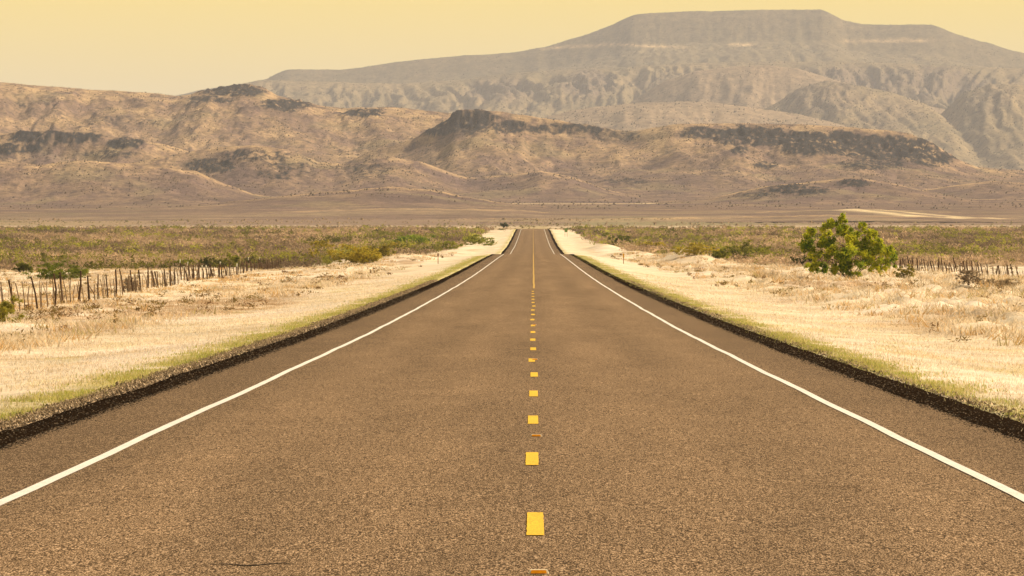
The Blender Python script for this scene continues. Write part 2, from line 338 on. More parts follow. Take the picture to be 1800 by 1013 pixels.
def near_pal(X, Z, H, ID, RK, TOP):
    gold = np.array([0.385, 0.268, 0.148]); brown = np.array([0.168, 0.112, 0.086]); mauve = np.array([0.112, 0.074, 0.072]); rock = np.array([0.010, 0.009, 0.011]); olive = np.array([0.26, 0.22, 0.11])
    n = fbm(X / 70, Z / 220, 5, 0.6); n2 = fbm(X / 22 + 4, Z / 70, 4, 0.65); n3 = fbm(X / 6 + 4, Z / 18, 3, 0.6)
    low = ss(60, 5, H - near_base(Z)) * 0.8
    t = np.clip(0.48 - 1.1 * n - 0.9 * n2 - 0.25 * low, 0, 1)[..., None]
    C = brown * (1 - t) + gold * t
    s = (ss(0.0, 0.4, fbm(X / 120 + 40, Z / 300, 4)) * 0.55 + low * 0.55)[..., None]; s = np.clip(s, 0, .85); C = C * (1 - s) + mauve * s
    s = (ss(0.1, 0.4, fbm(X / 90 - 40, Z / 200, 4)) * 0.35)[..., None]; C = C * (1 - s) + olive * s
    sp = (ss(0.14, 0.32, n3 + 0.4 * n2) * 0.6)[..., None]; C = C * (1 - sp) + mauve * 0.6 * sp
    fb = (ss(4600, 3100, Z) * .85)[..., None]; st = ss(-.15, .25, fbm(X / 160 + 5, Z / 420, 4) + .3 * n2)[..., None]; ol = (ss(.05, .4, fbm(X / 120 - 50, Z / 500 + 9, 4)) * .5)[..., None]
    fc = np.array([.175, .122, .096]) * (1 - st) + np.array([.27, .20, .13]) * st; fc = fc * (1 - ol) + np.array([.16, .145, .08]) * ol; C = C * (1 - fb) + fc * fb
    rim = (ss(.86, .97, TOP) * ss(.3, -.2, n2 + RK) * (ID >= 0) * .75)[..., None]; C = C * (1 - rim) + gold * 1.15 * rim  # gold rim puts the lit crest line of each ridge into the colour
    tx = np.interp(Z, [3200, 3500, 3900], [233, 222, 205]); tr = (np.exp(-((X - tx) / 8) ** 2) + np.exp(-((X - tx - 22) / 5) ** 2) * .9) * (Z > 3200) * (Z < 3920)
    tr = tr + np.exp(-((X - 30) / 75) ** 4) * np.exp(-((Z - 5180) / 60) ** 2) * .8 + np.exp(-((X - 100) / 9) ** 2 - ((Z - 5250) / 40) ** 2)
    tr = np.clip(tr * (1 + n2), 0, 1)[..., None]; C = C * (1 - tr) + np.array([.66, .53, .33]) * tr
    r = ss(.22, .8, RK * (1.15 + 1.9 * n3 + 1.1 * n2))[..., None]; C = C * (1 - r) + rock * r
    return C
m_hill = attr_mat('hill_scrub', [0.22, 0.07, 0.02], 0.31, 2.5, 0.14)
HILLG = build_range('hills', LAY, ROCK_SHADE, near_base, np.concatenate([np.arange(2900, 5000, 14.0), np.arange(5000, 8260, 7.0), np.arange(8270, 9200, 60.0)]), 900, 0.128, m_hill, near_pal,
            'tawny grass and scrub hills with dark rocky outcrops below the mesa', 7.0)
FAR = [
 ('saddle', 15225, 1740, 1.3, 0.16, [(-400, 260), (700, 260), (900, 225), (960, 205), (1000, 195), (1050, 187), (1130, 180), (1200, 178), (1260, 181), (1330, 190), (1400, 200), (1480, 219), (1600, 262), (1700, 330), (2200, 360)]),
 ('spur', 16675, 2755, 1.0, 0.6, [(-400, 280), (1200, 240), (1330, 200), (1400, 160), (1450, 142), (1500, 150), (1560, 160), (1620, 180), (1650, 205), (1690, 165), (1740, 148), (1800, 150), (1900, 150), (2200, 180)]),
 ('dome', 18125, 1595, 1.2, 0.22, [(-400, 260), (1000, 230), (1080, 200), (1130, 165), (1170, 142), (1220, 125), (1280, 118), (1350, 115), (1400, 120), (1440, 132), (1500, 150), (1600, 180), (1800, 220), (2200, 220)]),
 ('cliff', 20300, 3335, 0.9, 1.35, [(-400, 260), (200, 240), (330, 175), (400, 152), (460, 140), (600, 145), (700, 147), (800, 142), (900, 128), (1000, 122), (1100, 118), (1200, 112), (1300, 108), (1400, 108), (1470, 108), (1600, 112), (1700, 118), (1800, 120), (2200, 130)]),
 ('mesa', 23200, 2900, 1.0, 0.12, [(-400, 200), (250, 180), (350, 158), (430, 146), (470, 138), (488, 127), (505, 122), (600, 122), (660, 114), (700, 108), (800, 98), (900, 92), (960, 82), (1040, 58), (1080, 42), (1100, 32), (1115, 26), (1140, 23), (1200, 20), (1300, 18), (1400, 16), (1445, 16), (1462, 25), (1485, 36), (1520, 42), (1580, 43), (1640, 43), (1680, 60), (1715, 70), (1740, 76), (1770, 86), (1800, 93), (1900, 110), (2200, 150)]),
]
FROCK = [('cliff', 880, 160, 60, 22, .8), ('cliff', 1030, 150, 50, 25, .9), ('cliff', 1200, 150, 80, 20, .6), ('cliff', 1500, 150, 140, 30, .8), ('cliff', 1650, 150, 90, 30, .8),
         ('spur', 1450, 175, 80, 30, .6), ('spur', 1560, 200, 60, 30, .4), ('spur', 1740, 170, 50, 30, .4)]
def far_base(Z): return np.interp(Z, [12700, 14500, 17400, 20300, 25400], [60, 110, 170, 245, 290])
def far_pal(X, Z, H, ID, RK, TOP):
    gold = np.array([0.33, 0.245, 0.135]); green = np.array([0.16, 0.13, 0.068]); rock = np.array([0.15, 0.11, 0.085]); pink = np.array([0.33, 0.235, 0.16])
    n = fbm(X / 160, Z / 500, 5, .6); n2 = fbm(X / 40 + 4, Z / 120, 4, .65); n3 = fbm(X / 14 + 4, Z / 40, 3, .6)
    t = np.clip(0.42 - 0.9 * n - .5 * n2, 0, 1)[..., None]; C = green * (1 - t) + gold * t
    g = (np.isin(ID, [0, 2]) * 0.6)[..., None]; C = C * (1 - g) + pink * g
    zp = HZ - (H - CAM_H) / Z * FPX
    me = (ID == 4) * (H > 0)
    # grassy ledge between the summit block and the shoulder
    ledge = (ID == 4) * np.exp(-(((H - CAM_H) / Z * FPX - np.interp(X / Z * FPX + CX, [900, 960, 1060, 1190, 1300, 1480, 1640], [331, 334, 342, 336, 341, 347, 349]) - 4 * n) / 2.4) ** 2) * np.clip(ss(930, 980, X / Z * FPX + CX) * ss(1230, 1150, X / Z * FPX + CX) + ss(1270, 1290, X / Z * FPX + CX) * ss(1335, 1310, X / Z * FPX + CX) + ss(1465, 1500, X / Z * FPX + CX) * ss(1665, 1610, X / Z * FPX + CX), 0, 1)
    s = (me * 0.55)[..., None]; C = C * (1 - s) + green * 1.15 * s
    sp = (ss(0.12, 0.3, n3) * 0.45)[..., None]; C = C * (1 - sp) + green * 0.6 * sp
    l = ledge[..., None]; C = C * (1 - l) + gold * 2.0 * l
    r = np.clip(RK * (0.8 + n3), 0, 1)[..., None]; C = C * (1 - r) + rock * r
    return C
m_far = attr_mat('mesa_scrub', [0.10, 0.03], 0.36, 3.0, 0.05)
FARG = build_range('mesa_range', FAR, FROCK, far_base, np.concatenate([np.arange(12900, 23250, 21.0), np.arange(23270, 25000, 170.0)]), 760, 0.125, m_far, far_pal,
            'large flat topped mesa fading into haze on the horizon', 30.0, 0.035)

def shrub_dots(name, G, n, zmin, w0, w1, cols, seed, label, rockw=.6):
    X, Z, H, ID, RK = G; r = np.random.default_rng(seed); nr, nc = X.shape
    a = r.integers(0, nr - 1, n * 3); b = r.integers(0, nc - 1, n * 3); fa = r.uniform(size=n * 3); fb = r.uniform(size=n * 3)
    g = lambda A: A[a, b] * (1 - fa) * (1 - fb) + A[a + 1, b] * fa * (1 - fb) + A[a, b + 1] * (1 - fa) * fb + A[a + 1, b + 1] * fa * fb
    x, z, h = g(X), g(Z), g(H); pr = .30 + .75 * ss(-.1, .35, fbm(x / 60 + 5, z / 130, 4)) + rockw * RK[a, b]
    pr = pr * (.12 + .88 * ss(3, 30, h - np.interp(z, _pz[:, 0], _pz[:, 1])))
    k_ = (z > zmin) & (r.uniform(size=len(x)) < pr * .6); x, z, h = x[k_][:n], z[k_][:n], h[k_][:n]; m = len(x)
    w_ = (w0 + (w1 - w0) * r.uniform(size=m) ** 2); u = r.uniform(size=(m, 1)); domes(name, x, z, h, w_, r.uniform(.45, .85, m), np.array(cols[0]) * u + np.array(cols[1]) * (1 - u), r, m_dots, label)
def domes(name, x, z, h, w_, asp, C, r, mat, label):
    m = len(x); hh = w_ * asp
    B = np.array([(1, 0, 0), (0, 1, 0), (-1, 0, 0), (0, -1, 0), (.1, .1, 1)])
    V = B[None] * np.stack([w_ * .5, w_ * .5, hh], -1)[:, None] * r.uniform(.7, 1.3, (m, 5, 3)); V = V + np.stack([x, z, h - .25 * hh], -1)[:, None]
    F = (np.array([(0, 1, 4), (1, 2, 4), (2, 3, 4), (3, 0, 4)])[None] + (np.arange(m) * 5)[:, None, None]).reshape(-1, 3)
    C = np.repeat(C, 5, axis=0); o = mesh_np(name, V.reshape(-1, 3), F, mat, C); tag(o, label, 'scrub', kind='stuff')
m_dots = attr_mat('hill_bushes', [.5], .2)
shrub_dots('hill_scrub', HILLG, 80000, 4300, 0.8, 2.9, ((.07, .055, .04), (.16, .115, .07)), 41, 'dark shrubs dotted over the tawny hills')
shrub_dots('mesa_scrub', FARG, 70000, 13500, 3.0, 6.5, ((.07, .065, .035), (.14, .11, .06)), 42, 'dark scrub dotted over the distant mesa')
# ------------------------------------------------------------------ road
print('road')
def road_material():
    m, nt, b = newmat('chip_seal_asphalt'); b.inputs['Roughness'].default_value = 0.95; b.inputs['Specular IOR Level'].default_value = 0.05
    n0 = noise_node(nt, 1.0, 3, 0.5, (0.9, 0.05, 1)); n1 = noise_node(nt, 1.0, 3, 0.6, (1.6, 0.35, 1)); n2 = noise_node(nt, 1.0, 2, 0.7, (105, 15, 105)); n3 = noise_node(nt, 1.0, 2, 0.6, (32, 4.5, 32))
    rp = N(nt, 'ShaderNodeValToRGB'); e = rp.color_ramp.elements
    e[0].position = 0.39; e[0].color = (0.022, 0.013, 0.006, 1); e[1].position = 0.655; e[1].color = (0.56, 0.42, 0.26, 1)
    q = e.new(0.455); q.color = (0.105, 0.069, 0.034, 1); q = e.new(0.54); q.color = (0.215, 0.147, 0.080, 1)
    ma = N(nt, 'ShaderNodeMath', operation='MULTIPLY_ADD'); ma.inputs[1].default_value = 0.26
    sb = N(nt, 'ShaderNodeMath', operation='SUBTRACT'); sb.inputs[1].default_value = 0.13
    nt.links.new(n3.outputs[0], ma.inputs[0]); nt.links.new(n2.outputs[0], ma.inputs[2]); nt.links.new(ma.outputs[0], sb.inputs[0]); nt.links.new(sb.outputs[0], rp.inputs[0])
    tint = N(nt, 'ShaderNodeMix', data_type='RGBA', blend_type='MULTIPLY'); tint.inputs[0].default_value = 1; tint.inputs[7].default_value = (0.93, 0.885, 0.92, 1)
    nt.links.new(rp.outputs[0], tint.inputs[6]); c = mul(nt, tint.outputs[2], mapr(nt, n0.outputs[0], .3, .7, .88, 1.12)); c = mul(nt, c, mapr(nt, n1.outputs[0], .3, .7, .92, 1.08))
    t2 = N(nt, 'ShaderNodeTexCoord'); s2 = N(nt, 'ShaderNodeSeparateXYZ'); nt.links.new(t2.outputs['Object'], s2.inputs[0])
    ab = N(nt, 'ShaderNodeMath', operation='ABSOLUTE'); nt.links.new(s2.outputs['X'], ab.inputs[0])
    wt = N(nt, 'ShaderNodeMath', operation='PINGPONG'); wt.inputs[1].default_value = 0.92; nt.links.new(ab.outputs[0], wt.inputs[0])
    c = mul(nt, c, mapr(nt, wt.outputs[0], 0.1, 0.85, 0.93, 1.06))     # wheel paths polished lighter
    n4 = noise_node(nt, 1.0, 5, 0.6, (0.35, 0.012, 1)); c = mul(nt, c, mapr(nt, n4.outputs[0], .3, .7, .94, 1.06))
    c = mul(nt, c, mapr(nt, ab.outputs[0], 3.2, 4.9, 1.0, 0.62))      # less worn shoulder outside the edge lines
    nt.links.new(c, b.inputs['Base Color'])
    bu = N(nt, 'ShaderNodeBump'); bu.inputs['Distance'].default_value = 0.004; bu.inputs['Strength'].default_value = 0.6
    nt.links.new(n2.outputs[0], bu.inputs['Height']); nt.links.new(bu.outputs[0], b.inputs['Normal'])
    return m
m_road = road_material()
m_edge = plain_mat('fresh_black_asphalt', (0.016, 0.010, 0.006), 1.0, 0.85, (60, 9, 60), spec=0.0)
def paint_mat(name, col, wear):
    m, nt, b = newmat(name); b.inputs['Roughness'].default_value = 0.7
    rgb = N(nt, 'ShaderNodeRGB'); rgb.outputs[0].default_value = (*col, 1)
    n = noise_node(nt, 1.0, 3, 0.75, (95, 16, 95)); n2 = noise_node(nt, 1.5, 3, 0.5)
    c = mul(nt, rgb.outputs[0], mapr(nt, n.outputs[0], .32, .6, 1 - wear, 1.05)); c = mul(nt, c, mapr(nt, n2.outputs[0], .3, .7, .9, 1.05))
    nt.links.new(c, b.inputs['Base Color']); return m
m_white = paint_mat('white_road_paint', (0.74, 0.72, 0.68), 0.3); m_yellow = paint_mat('yellow_road_paint', (0.80, 0.50, 0.025), 0.5)
ys = [-190.0]
while ys[-1] < 2340: ys.append(ys[-1] + max(1.0, 0.006 * abs(ys[-1])))
ys = np.array(ys)
def strip(name, xl, xr, ys, dz, mat, parent=None, nx=2, drop=0.0):
    t = np.linspace(0, 1, nx)[None]; Y = np.broadcast_to(ys[:, None], (len(ys), nx))
    X = xl[:, None] * (1 - t) + xr[:, None] * t
    Z = road_z(ys)[:, None] + dz - 0.012 * np.abs(X) - drop * t
    return grid(name, X, Y, Z, mat, None, parent)
one = np.ones_like(ys)
def road_curve(y): return 0.0 * y
road = strip('road', -5.12 * one + .05 * fbm(ys / 2, ys * 0, 4), 4.98 * one + .05 * fbm(ys / 2, ys * 0 + 5, 4), ys, 0, m_road, None, 9)
tag(road, 'straight two lane chip seal highway running to the hills', None, kind='structure')
wob = lambda s, a=0.022: a * fbm(ys / 14, ys * 0 + s, 3) * 2 + 0.006 * fbm(ys / .8, ys * 0 + s, 2)
a_ = -3.72 + wob(1); b_ = 3.48 + wob(2)
wl = 0.051
strip('edge_line', a_ - wl, a_ + wl, ys, 0.006, m_white, road); strip('edge_line', b_ - wl, b_ + wl, ys, 0.006, m_white, road)
ye = np.arange(-60, 2340, 0.35); oe = np.ones_like(ye)
def edge(name, xi, xo, s, sign):
    ii = sign * (xi * oe + 0.09 * fbm(ye / 1.3, ye * 0 + s, 4) + 0.10 * fbm(ye / 17, ye * 0 + s + 3, 3))
    oo = sign * (xo * oe + 0.16 * fbm(ye / 0.9, ye * 0 + s + 5, 4) + 0.16 * fbm(ye / 12, ye * 0 + s + 8, 3))
    t = np.linspace(0, 1, 4)[None]; Y = np.broadcast_to(ye[:, None], (len(ye), 4)); X = ii[:, None] * (1 - t) + oo[:, None] * t
    Z = road_z(ye)[:, None] + 0.005 - 0.012 * np.abs(X) + np.array([0, 0.004, 0.012, -0.09])[None]
    o = grid(name, X if sign > 0 else X[:, ::-1], Y, Z if sign > 0 else Z[:, ::-1], m_edge, None, road); return o
edge('asphalt_edge', 4.86, 5.42, 1.0, -1); edge('asphalt_edge', 4.62, 5.32, 2.0, 1)
# centre dashes, solid line beyond
dz0 = 35.6; k = 0
rd = np.random.default_rng(3)
while dz0 + 12.0 * k < 262:
    y0 = dz0 + 12.0 * k; yy = np.linspace(y0, y0 + 3.15, 12); nn = fbm(yy * 3, yy * 0 + k, 2) * .008
    cxk = (0.014, -.008, 0.0, .006)[k] if k < 4 else rd.normal(0, .008); hw = 0.053
    strip('yellow_dash', cxk - hw + nn, cxk + hw + nn[::-1], yy, 0.0045, m_yellow, road)['label'] = 'yellow centre dash number style block on brown asphalt' if False else ''
    k += 1
for o in road.children:
    if o.get('label') == '': del o['label']
yc = ys[(ys > 268)]; cw = 0.035 + 0.03 * fbm(yc / 25, yc * 0 + 3, 3)
m_yworn_hazed = paint_mat('worn_hazed_yellow_paint', (0.52, 0.33, 0.07), 0.4)  # far line: worn paint, with distance haze put into the duller yellow
strip('yellow_centre_line', cw - 0.045, cw + 0.045, yc, 0.006, m_yworn_hazed, road)
# tar crack and old patch seam
m_tar = plain_mat('tar', (0.03, 0.02, 0.013), 20, .3)
xc = np.linspace(-1.80, -1.28, 30); V = []; F = []
for i, x in enumerate(xc):
    yv = 32.6 + 0.10 * math.sin(i * .35); zz = float(road_z(yv)) + .004 - .012 * abs(x); hw = .035 * math.sin(math.pi * (i + .4) / 30.5) + .004
    V += [(x, yv - hw, zz), (x, yv + hw, zz)]
F = [(2 * i, 2 * i + 2, 2 * i + 3, 2 * i + 1) for i in range(29)]
mesh_np('tar_crack', V, F, m_tar, None, road)

# raised reflectors
m_amber = plain_mat('amber_plastic', (0.80, 0.30, 0.01), 40, .15, rough=.3); m_cream = plain_mat('cream_plastic', (0.78, 0.68, 0.48), 40, .1, rough=.4)
def reflector(y, label, group):
    t = empty('road_reflector', (0.03, y, float(road_z(y)))); tag(t, label, 'reflector', group)
    V = np.array([(-.055, -.045, 0), (.055, -.045, 0), (.055, .045, 0), (-.055, .045, 0), (-.045, -.022, .021), (.045, -.022, .021), (.045, .022, .021), (-.045, .022, .021)])
    F = np.array([(4, 5, 6, 7), (0, 1, 5, 4), (1, 2, 6, 5), (2, 3, 7, 6), (3, 0, 4, 7)]); mesh_np('body', V, F, m_cream, None, t)
    W = np.array([(-.043, -.0445, .003), (.043, -.0445, .003), (.038, -.0255, .019), (-.038, -.0255, .019), (-.043, -.047, .003), (.043, -.047, .003), (.038, -.028, .0195), (-.038, -.028, .0195)])
    F2 = np.array([(4, 5, 6, 7), (0, 4, 7, 3), (1, 2, 6, 5), (0, 1, 5, 4), (3, 7, 6, 2)]); mesh_np('lens', W, F2, m_amber, None, t)
    return t
for y, l in ((31.4, 'amber raised road reflector at the bottom edge, nearest the viewer'), (55.4, 'amber raised road reflector between the second and third yellow dashes'),
             (97.5, 'small amber raised road reflector seen between far yellow dashes'), (146, 'tiny amber road reflector furthest along the dashed centre line')):
    reflector(y, l, 'raised reflectors along the centre line')

# ------------------------------------------------------------------ foliage
m_leaf = attr_mat('leaf', [3.0], 0.25, trans=0.36); m_grass = attr_mat('grass_blade', [2.0], 0.15, trans=0.3)
m_stone = attr_mat('stone_chip', [5.0], .2)
m_bark = plain_mat('bark', (0.10, 0.065, 0.04), 12, .4, (1, 1, .2)); m_twig = plain_mat('twig', (0.17, 0.12, 0.08), 12, .3)
def leaves(centres, size, cols, r, elong=1.6):
    n = len(centres); d = r.normal(size=(n, 3)); d /= np.linalg.norm(d, axis=1)[:, None]
    e2 = np.cross(d, r.normal(size=(n, 3))); e2 /= np.linalg.norm(e2, axis=1)[:, None]
    s = (size * r.uniform(.6, 1.4, n))[:, None]
    V = np.stack([centres - d * s * elong * .5, centres + e2 * s * .5, centres + d * s * elong * .5], 1).reshape(-1, 3)
    return V, np.arange(3 * n).reshape(n, 3), np.repeat(cols, 3, axis=0)
def crown_points(r, lobes, n):
    """lobes: (x,y,z,rx,ry,rz,weight)"""
    L = np.array(lobes); wgt = L[:, 6] / L[:, 6].sum(); idx = r.choice(len(L), n, p=wgt)
    d = r.normal(size=(n, 3)); d /= np.linalg.norm(d, axis=1)[:, None]
    rad = np.minimum(np.abs(r.normal(0, .62, n)), 1.7)
    return L[idx, :3] + d * rad[:, None] * L[idx, 3:6], idx
def bush(name, px, py, wpx, hpx, label, cat, colr, seed, n=1500, leaf=None, lobes=None, stems=5, group=None, zoverride=None, crown='crown', nl=14, depth=.8):
    r = np.random.default_rng(seed)
    if zoverride: X, Z, g = (px - CX) / FPX * zoverride, zoverride, float(ground_z((px - CX) / FPX * zoverride, zoverride))
    else: X, Z, g = at(px, py)
    W = wpx / FPX * Z * (1.0 if lobes else 1.2); H = hpx / FPX * Z * (1.0 if lobes else 1.12)
    t = empty(name, (X, Z, g - 0.03)); tag(t, label, cat, group)
    if lobes is None:
        lobes = []
        for i in range(nl):
            a = r.uniform(0, 2 * math.pi); q = r.uniform(0, 1) ** .5; x = math.cos(a) * q * .40; y = math.sin(a) * q * .40 * depth
            top = (1 - (q * .9) ** 2) ** .5; z = r.uniform(.10, .72) * top; s = r.uniform(.17, .27)
            lobes.append((x, y, max(z, .15), s, s * depth, s * r.uniform(.7, 1.05) * .95, s * s))
    base_L = [(a * W, b * W, c * H, d * W, e_ * W, f_ * H, g_) for a, b, c, d, e_, f_, g_ in lobes]
    L = []; tone = []
    for l in base_L:                       # break every lobe into ragged sprays
        t0 = r.uniform(0, 1)
        for q in range(7):
            d = r.normal(size=3); d /= np.linalg.norm(d); k9 = r.uniform(.4, 1.25); s9 = r.uniform(.22, .50)
            L.append((l[0] + d[0] * k9 * l[3], l[1] + d[1] * k9 * l[4], max(l[2] + d[2] * k9 * l[5], .04 * H), l[3] * s9, l[4] * s9, l[5] * s9 * 1.15, l[6] * s9)); tone.append(.45 * t0 + .55 * r.uniform(0, 1))
    n = int(n * (1.3 if lobes is not None and len(lobes) > 20 else 2.6)); P, idx = crown_points(r, L, n); P[:, 2] = np.maximum(P[:, 2], .02)
    ct = np.array(colr[0]); cb = np.array(colr[1]); lc = np.array(tone)[idx]
    m = np.clip(lc + r.normal(0, .22, n), 0, 1)[:, None]; C = cb * (1 - m) + ct * m
    sz = leaf or max(.05, 1.25 * Z / 5917)
    V, F, Cc = leaves(P, sz, C, r); mesh_np(crown, V, F, m_leaf, Cc, t)
    st = []
    for i in range(stems):
        j = r.integers(len(base_L)); tx, ty, tz = base_L[j][:3]; bx = r.normal(0, .035 * W); by = r.normal(0, .035 * W)
        midp = (bx * .4 + tx * .6 + r.normal(0, .02 * W), by * .4 + ty * .6, tz * .5)
        r0 = max(.014, .0065 * H); st.append(tube_arrays([(bx, by, -.1), midp, (tx, ty, tz)], [r0 * 1.3, r0 * .8, r0 * .25], 5))
        for q in range(3):
            j2 = r.integers(len(base_L)); p2 = base_L[j2][:3]
            st.append(tube_arrays([midp, ((midp[0] + p2[0]) / 2, (midp[1] + p2[1]) / 2, (midp[2] * .4 + p2[2] * .6)), p2], [r0 * .6, r0 * .4, r0 * .15], 4))
    if st:
        V, F = join(st); mesh_np('trunk' if cat == 'tree' else 'stems', V, F, m_bark)
        COL.objects[-1].parent = t
    return t
GRN = ((.34, .34, .035), (.08, .11, .015)); YEL = ((.58, .46, .05), (.26, .22, .03)); OLV = ((.42, .42, .05), (.13, .15, .025)); DRK = ((.14, .14, .03), (.05, .06, .012))
GRY = ((.40, .31, .21), (.22, .17, .115)); BRT = ((.34, .42, .04), (.10, .16, .02))
print('things')
# large mesquite on the right: lobes given as fractions (x of width, depth of width, z of height, radii, weight)
ML = [(-.42, .0, .60, .085, .09, .11, 1), (-.38, .05, .74, .07, .08, .09, .8), (-.40, .05, .44, .09, .09, .12, .9), (-.33, -.05, .32, .07, .08, .10, .5),
      (-.22, .0, .83, .075, .08, .10, .9), (-.24, .1, .66, .08, .09, .10, .8), (-.12, .0, .72, .08, .1, .12, 1), (-.08, .05, .88, .07, .08, .10, .9), (-.03, .0, .80, .06, .07, .10, .6), (-.07, .0, .98, .03, .04, .06, .06),
      (-.20, -.1, .46, .10, .12, .13, 1.3), (-.10, -.15, .36, .12, .14, .15, 1.8), (-.02, -.1, .52, .10, .12, .14, 1.5), (.02, -.2, .30, .12, .14, .15, 1.8), (.02, -.2, .15, .12, .12, .12, 1.3),
      (.10, .0, .60, .08, .1, .13, 1.1), (.17, .0, .72, .065, .08, .11, .8), (.14, .0, .84, .04, .05, .07, .3), (.20, .0, .50, .09, .1, .13, 1.2), (.14, -.1, .35, .09, .12, .13, 1.2),
      (.30, .0, .58, .07, .08, .12, .8), (.28, .05, .70, .035, .05, .09, .25), (.32, .0, .40, .09, .1, .14, 1.2), (.40, .0, .44, .07, .08, .11, .8), (.44, .0, .30, .06, .08, .11, .7), (.36, -.05, .22, .08, .1, .12, .9), (.24, -.05, .24, .08, .1, .1, .8), (-.46, .0, .50, .04, .05, .08, .3)]
bush('mesquite_tree', 1492, 487, 172, 108, 'large bushy green tree with ragged crown growing beside the right fence', 'tree', ((.70, .68, .04), (.10, .19, .018)), 11, 26000, .14, ML + [(-.36, 0, .20, .08, .09, .1, .7), (-.26, -.05, .16, .07, .08, .09, .6), (-.14, -.1, .14, .08, .09, .09, 1.1), (-.28, 0, .52, .06, .08, .1, .5), (.05, .1, .68, .06, .08, .1, .6)], 12)
bush('shrub', 4, 566, 64, 52, 'yellow green bush cut off by the left edge below the fence', 'shrub', ((.44, .40, .07), (.25, .24, .05)), 21, 2600, .05)
bush('shrub', 105, 492, 92, 40, 'broad green bush behind the left fence posts', 'shrub', ((.26, .29, .035), (.09, .12, .02)), 22, 3500, .10, nl=18)
bush('shrub', 132, 489, 26, 32, 'dark twiggy bush at the right end of the broad green bush', 'shrub', ((.13, .12, .04), (.06, .06, .02)), 23, 700, .07)
bush('shrub', 86, 463, 22, 16, 'small dark green bush above the broad bush, left of the pair', 'shrub', DRK, 24, 500)
bush('shrub', 112, 464, 26, 18, 'dark green bush above the broad bush, right of the pair', 'shrub', DRK, 25, 600)
bush('shrub', 41, 478, 34, 22, 'lone green bush near the left edge behind the fence', 'shrub', ((.20, .20, .03), (.08, .09, .02)), 26, 1000)
bush('shrub', 231, 514, 30, 30, 'grey twiggy bush tangled in the left fence', 'shrub', GRY, 27, 1300, .05)
bush('shrub', 726, 432, 60, 29, 'bright green rounded bush rising above the brush left of the road', 'shrub', BRT, 28, 2200)
bush('shrub', 608, 466, 62, 46, 'yellow green bush at the end of the left fence', 'shrub', YEL, 29, 2600)
bush('shrub', 642, 464, 58, 44, 'tall golden bush next to the pale bank left of the road', 'shrub', YEL, 30, 2400)
bush('shrub', 668, 453, 42, 32, 'small yellow bush with a dark base above the pale bank', 'shrub', ((.38, .31, .04), (.12, .11, .02)), 31, 1400)
bush('shrub', 692, 445, 34, 26, 'yellow bush furthest right in the golden clump left of the road', 'shrub', YEL, 32, 1000)
bush('shrub', 572, 447, 52, 30, 'yellow green bush standing behind the left fence end', 'shrub', YEL, 33, 1400)
bush('shrub', 830, 431, 64, 20, 'low olive bush on the verge edge left of the road', 'shrub', OLV, 34, 1200)
bush('shrub', 785, 439, 54, 17, 'low dark olive bush behind the pale mound on the left', 'shrub', OLV, 35, 900)
bush('distant_tree', 887, 407, 15, 17, 'small grey green tree with a bare trunk at the far end of the road', 'tree', ((.15, .17, .10), (.09, .11, .06)), 36, 600, .3, [(0, 0, .72, .36, .36, .24, 3), (-.2, 0, .6, .25, .25, .2, 1), (.2, 0, .62, .25, .25, .2, 1)], 3)
bush('shrub', 1095, 433, 36, 28, 'dark green bush beside the right verge beyond the marker post', 'shrub', ((.18, .19, .03), (.06, .08, .015)), 37, 1300)
bush('shrub', 1148, 440, 46, 20, 'low yellow bush between the dark bush and the sandy mound', 'shrub', YEL, 38, 900)
bush('shrub', 1070, 421, 22, 15, 'small olive bush left of the dark bush on the right verge', 'shrub', OLV, 39, 500)
bush('shrub', 1050, 415, 20, 12, 'small round dark bush near the far end of the right verge', 'shrub', DRK, 40, 400)
bush('shrub', 1026, 412, 22, 8, 'lowest bush closest to the road at the far right verge', 'shrub', OLV, 41, 300)
bush('shrub', 1222, 449, 66, 26, 'yellow olive bush behind the sandy mound on the right', 'shrub', YEL, 42, 1400)
bush('shrub', 1290, 461, 66, 40, 'tall dark olive bush between the sandy mound and the large tree', 'shrub', ((.36, .34, .04), (.08, .10, .02)), 43, 2600)
bush('shrub', 1262, 455, 30, 22, 'small green bush left of the tall dark olive bush', 'shrub', GRN, 44, 900)
bush('shrub', 1340, 455, 50, 30, 'greenish bush right of the tall dark olive bush', 'shrub', OLV, 45, 1400)
bush('shrub', 1408, 467, 34, 24, 'dark low bush under the left side of the large tree', 'shrub', DRK, 46, 1100)
bush('shrub', 1703, 500, 40, 30, 'grey leafless bush leaning on the right fence', 'shrub', GRY, 47, 1600, .05)
bush('shrub', 1757, 505, 60, 26, 'low tangled dry bush under the right fence posts', 'shrub', ((.42, .32, .19), (.24, .18, .11)), 48, 1600, .05)
bush('shrub', 1592, 488, 30, 26, 'thin yellowish bush at the right foot of the large tree', 'shrub', ((.38, .32, .06), (.18, .16, .04)), 49, 700)

for i, (px_, py_, w_, h_, kd, lb) in enumerate(((322, 470, 34, 18, OLV, 'low olive bush just left of the white tipped fence posts'), (372, 471, 46, 24, DRK, 'wide dark bush behind the white tipped fence posts'),
        (406, 470, 26, 27, GRN, 'round green bush right behind the last white tipped fence posts'), (448, 471, 44, 22, DRK, 'long dark bush hidden behind the dense far part of the left fence'),
        (512, 466, 46, 20, ((.20, .16, .08), (.08, .08, .03)), 'dull brown bush behind the far end of the left fence'), (552, 462, 40, 26, YEL, 'yellow green bush rising behind the far end of the left fence'))):
    bush('shrub', px_, py_, w_, h_, lb, 'shrub', kd, 60 + i, 1500)
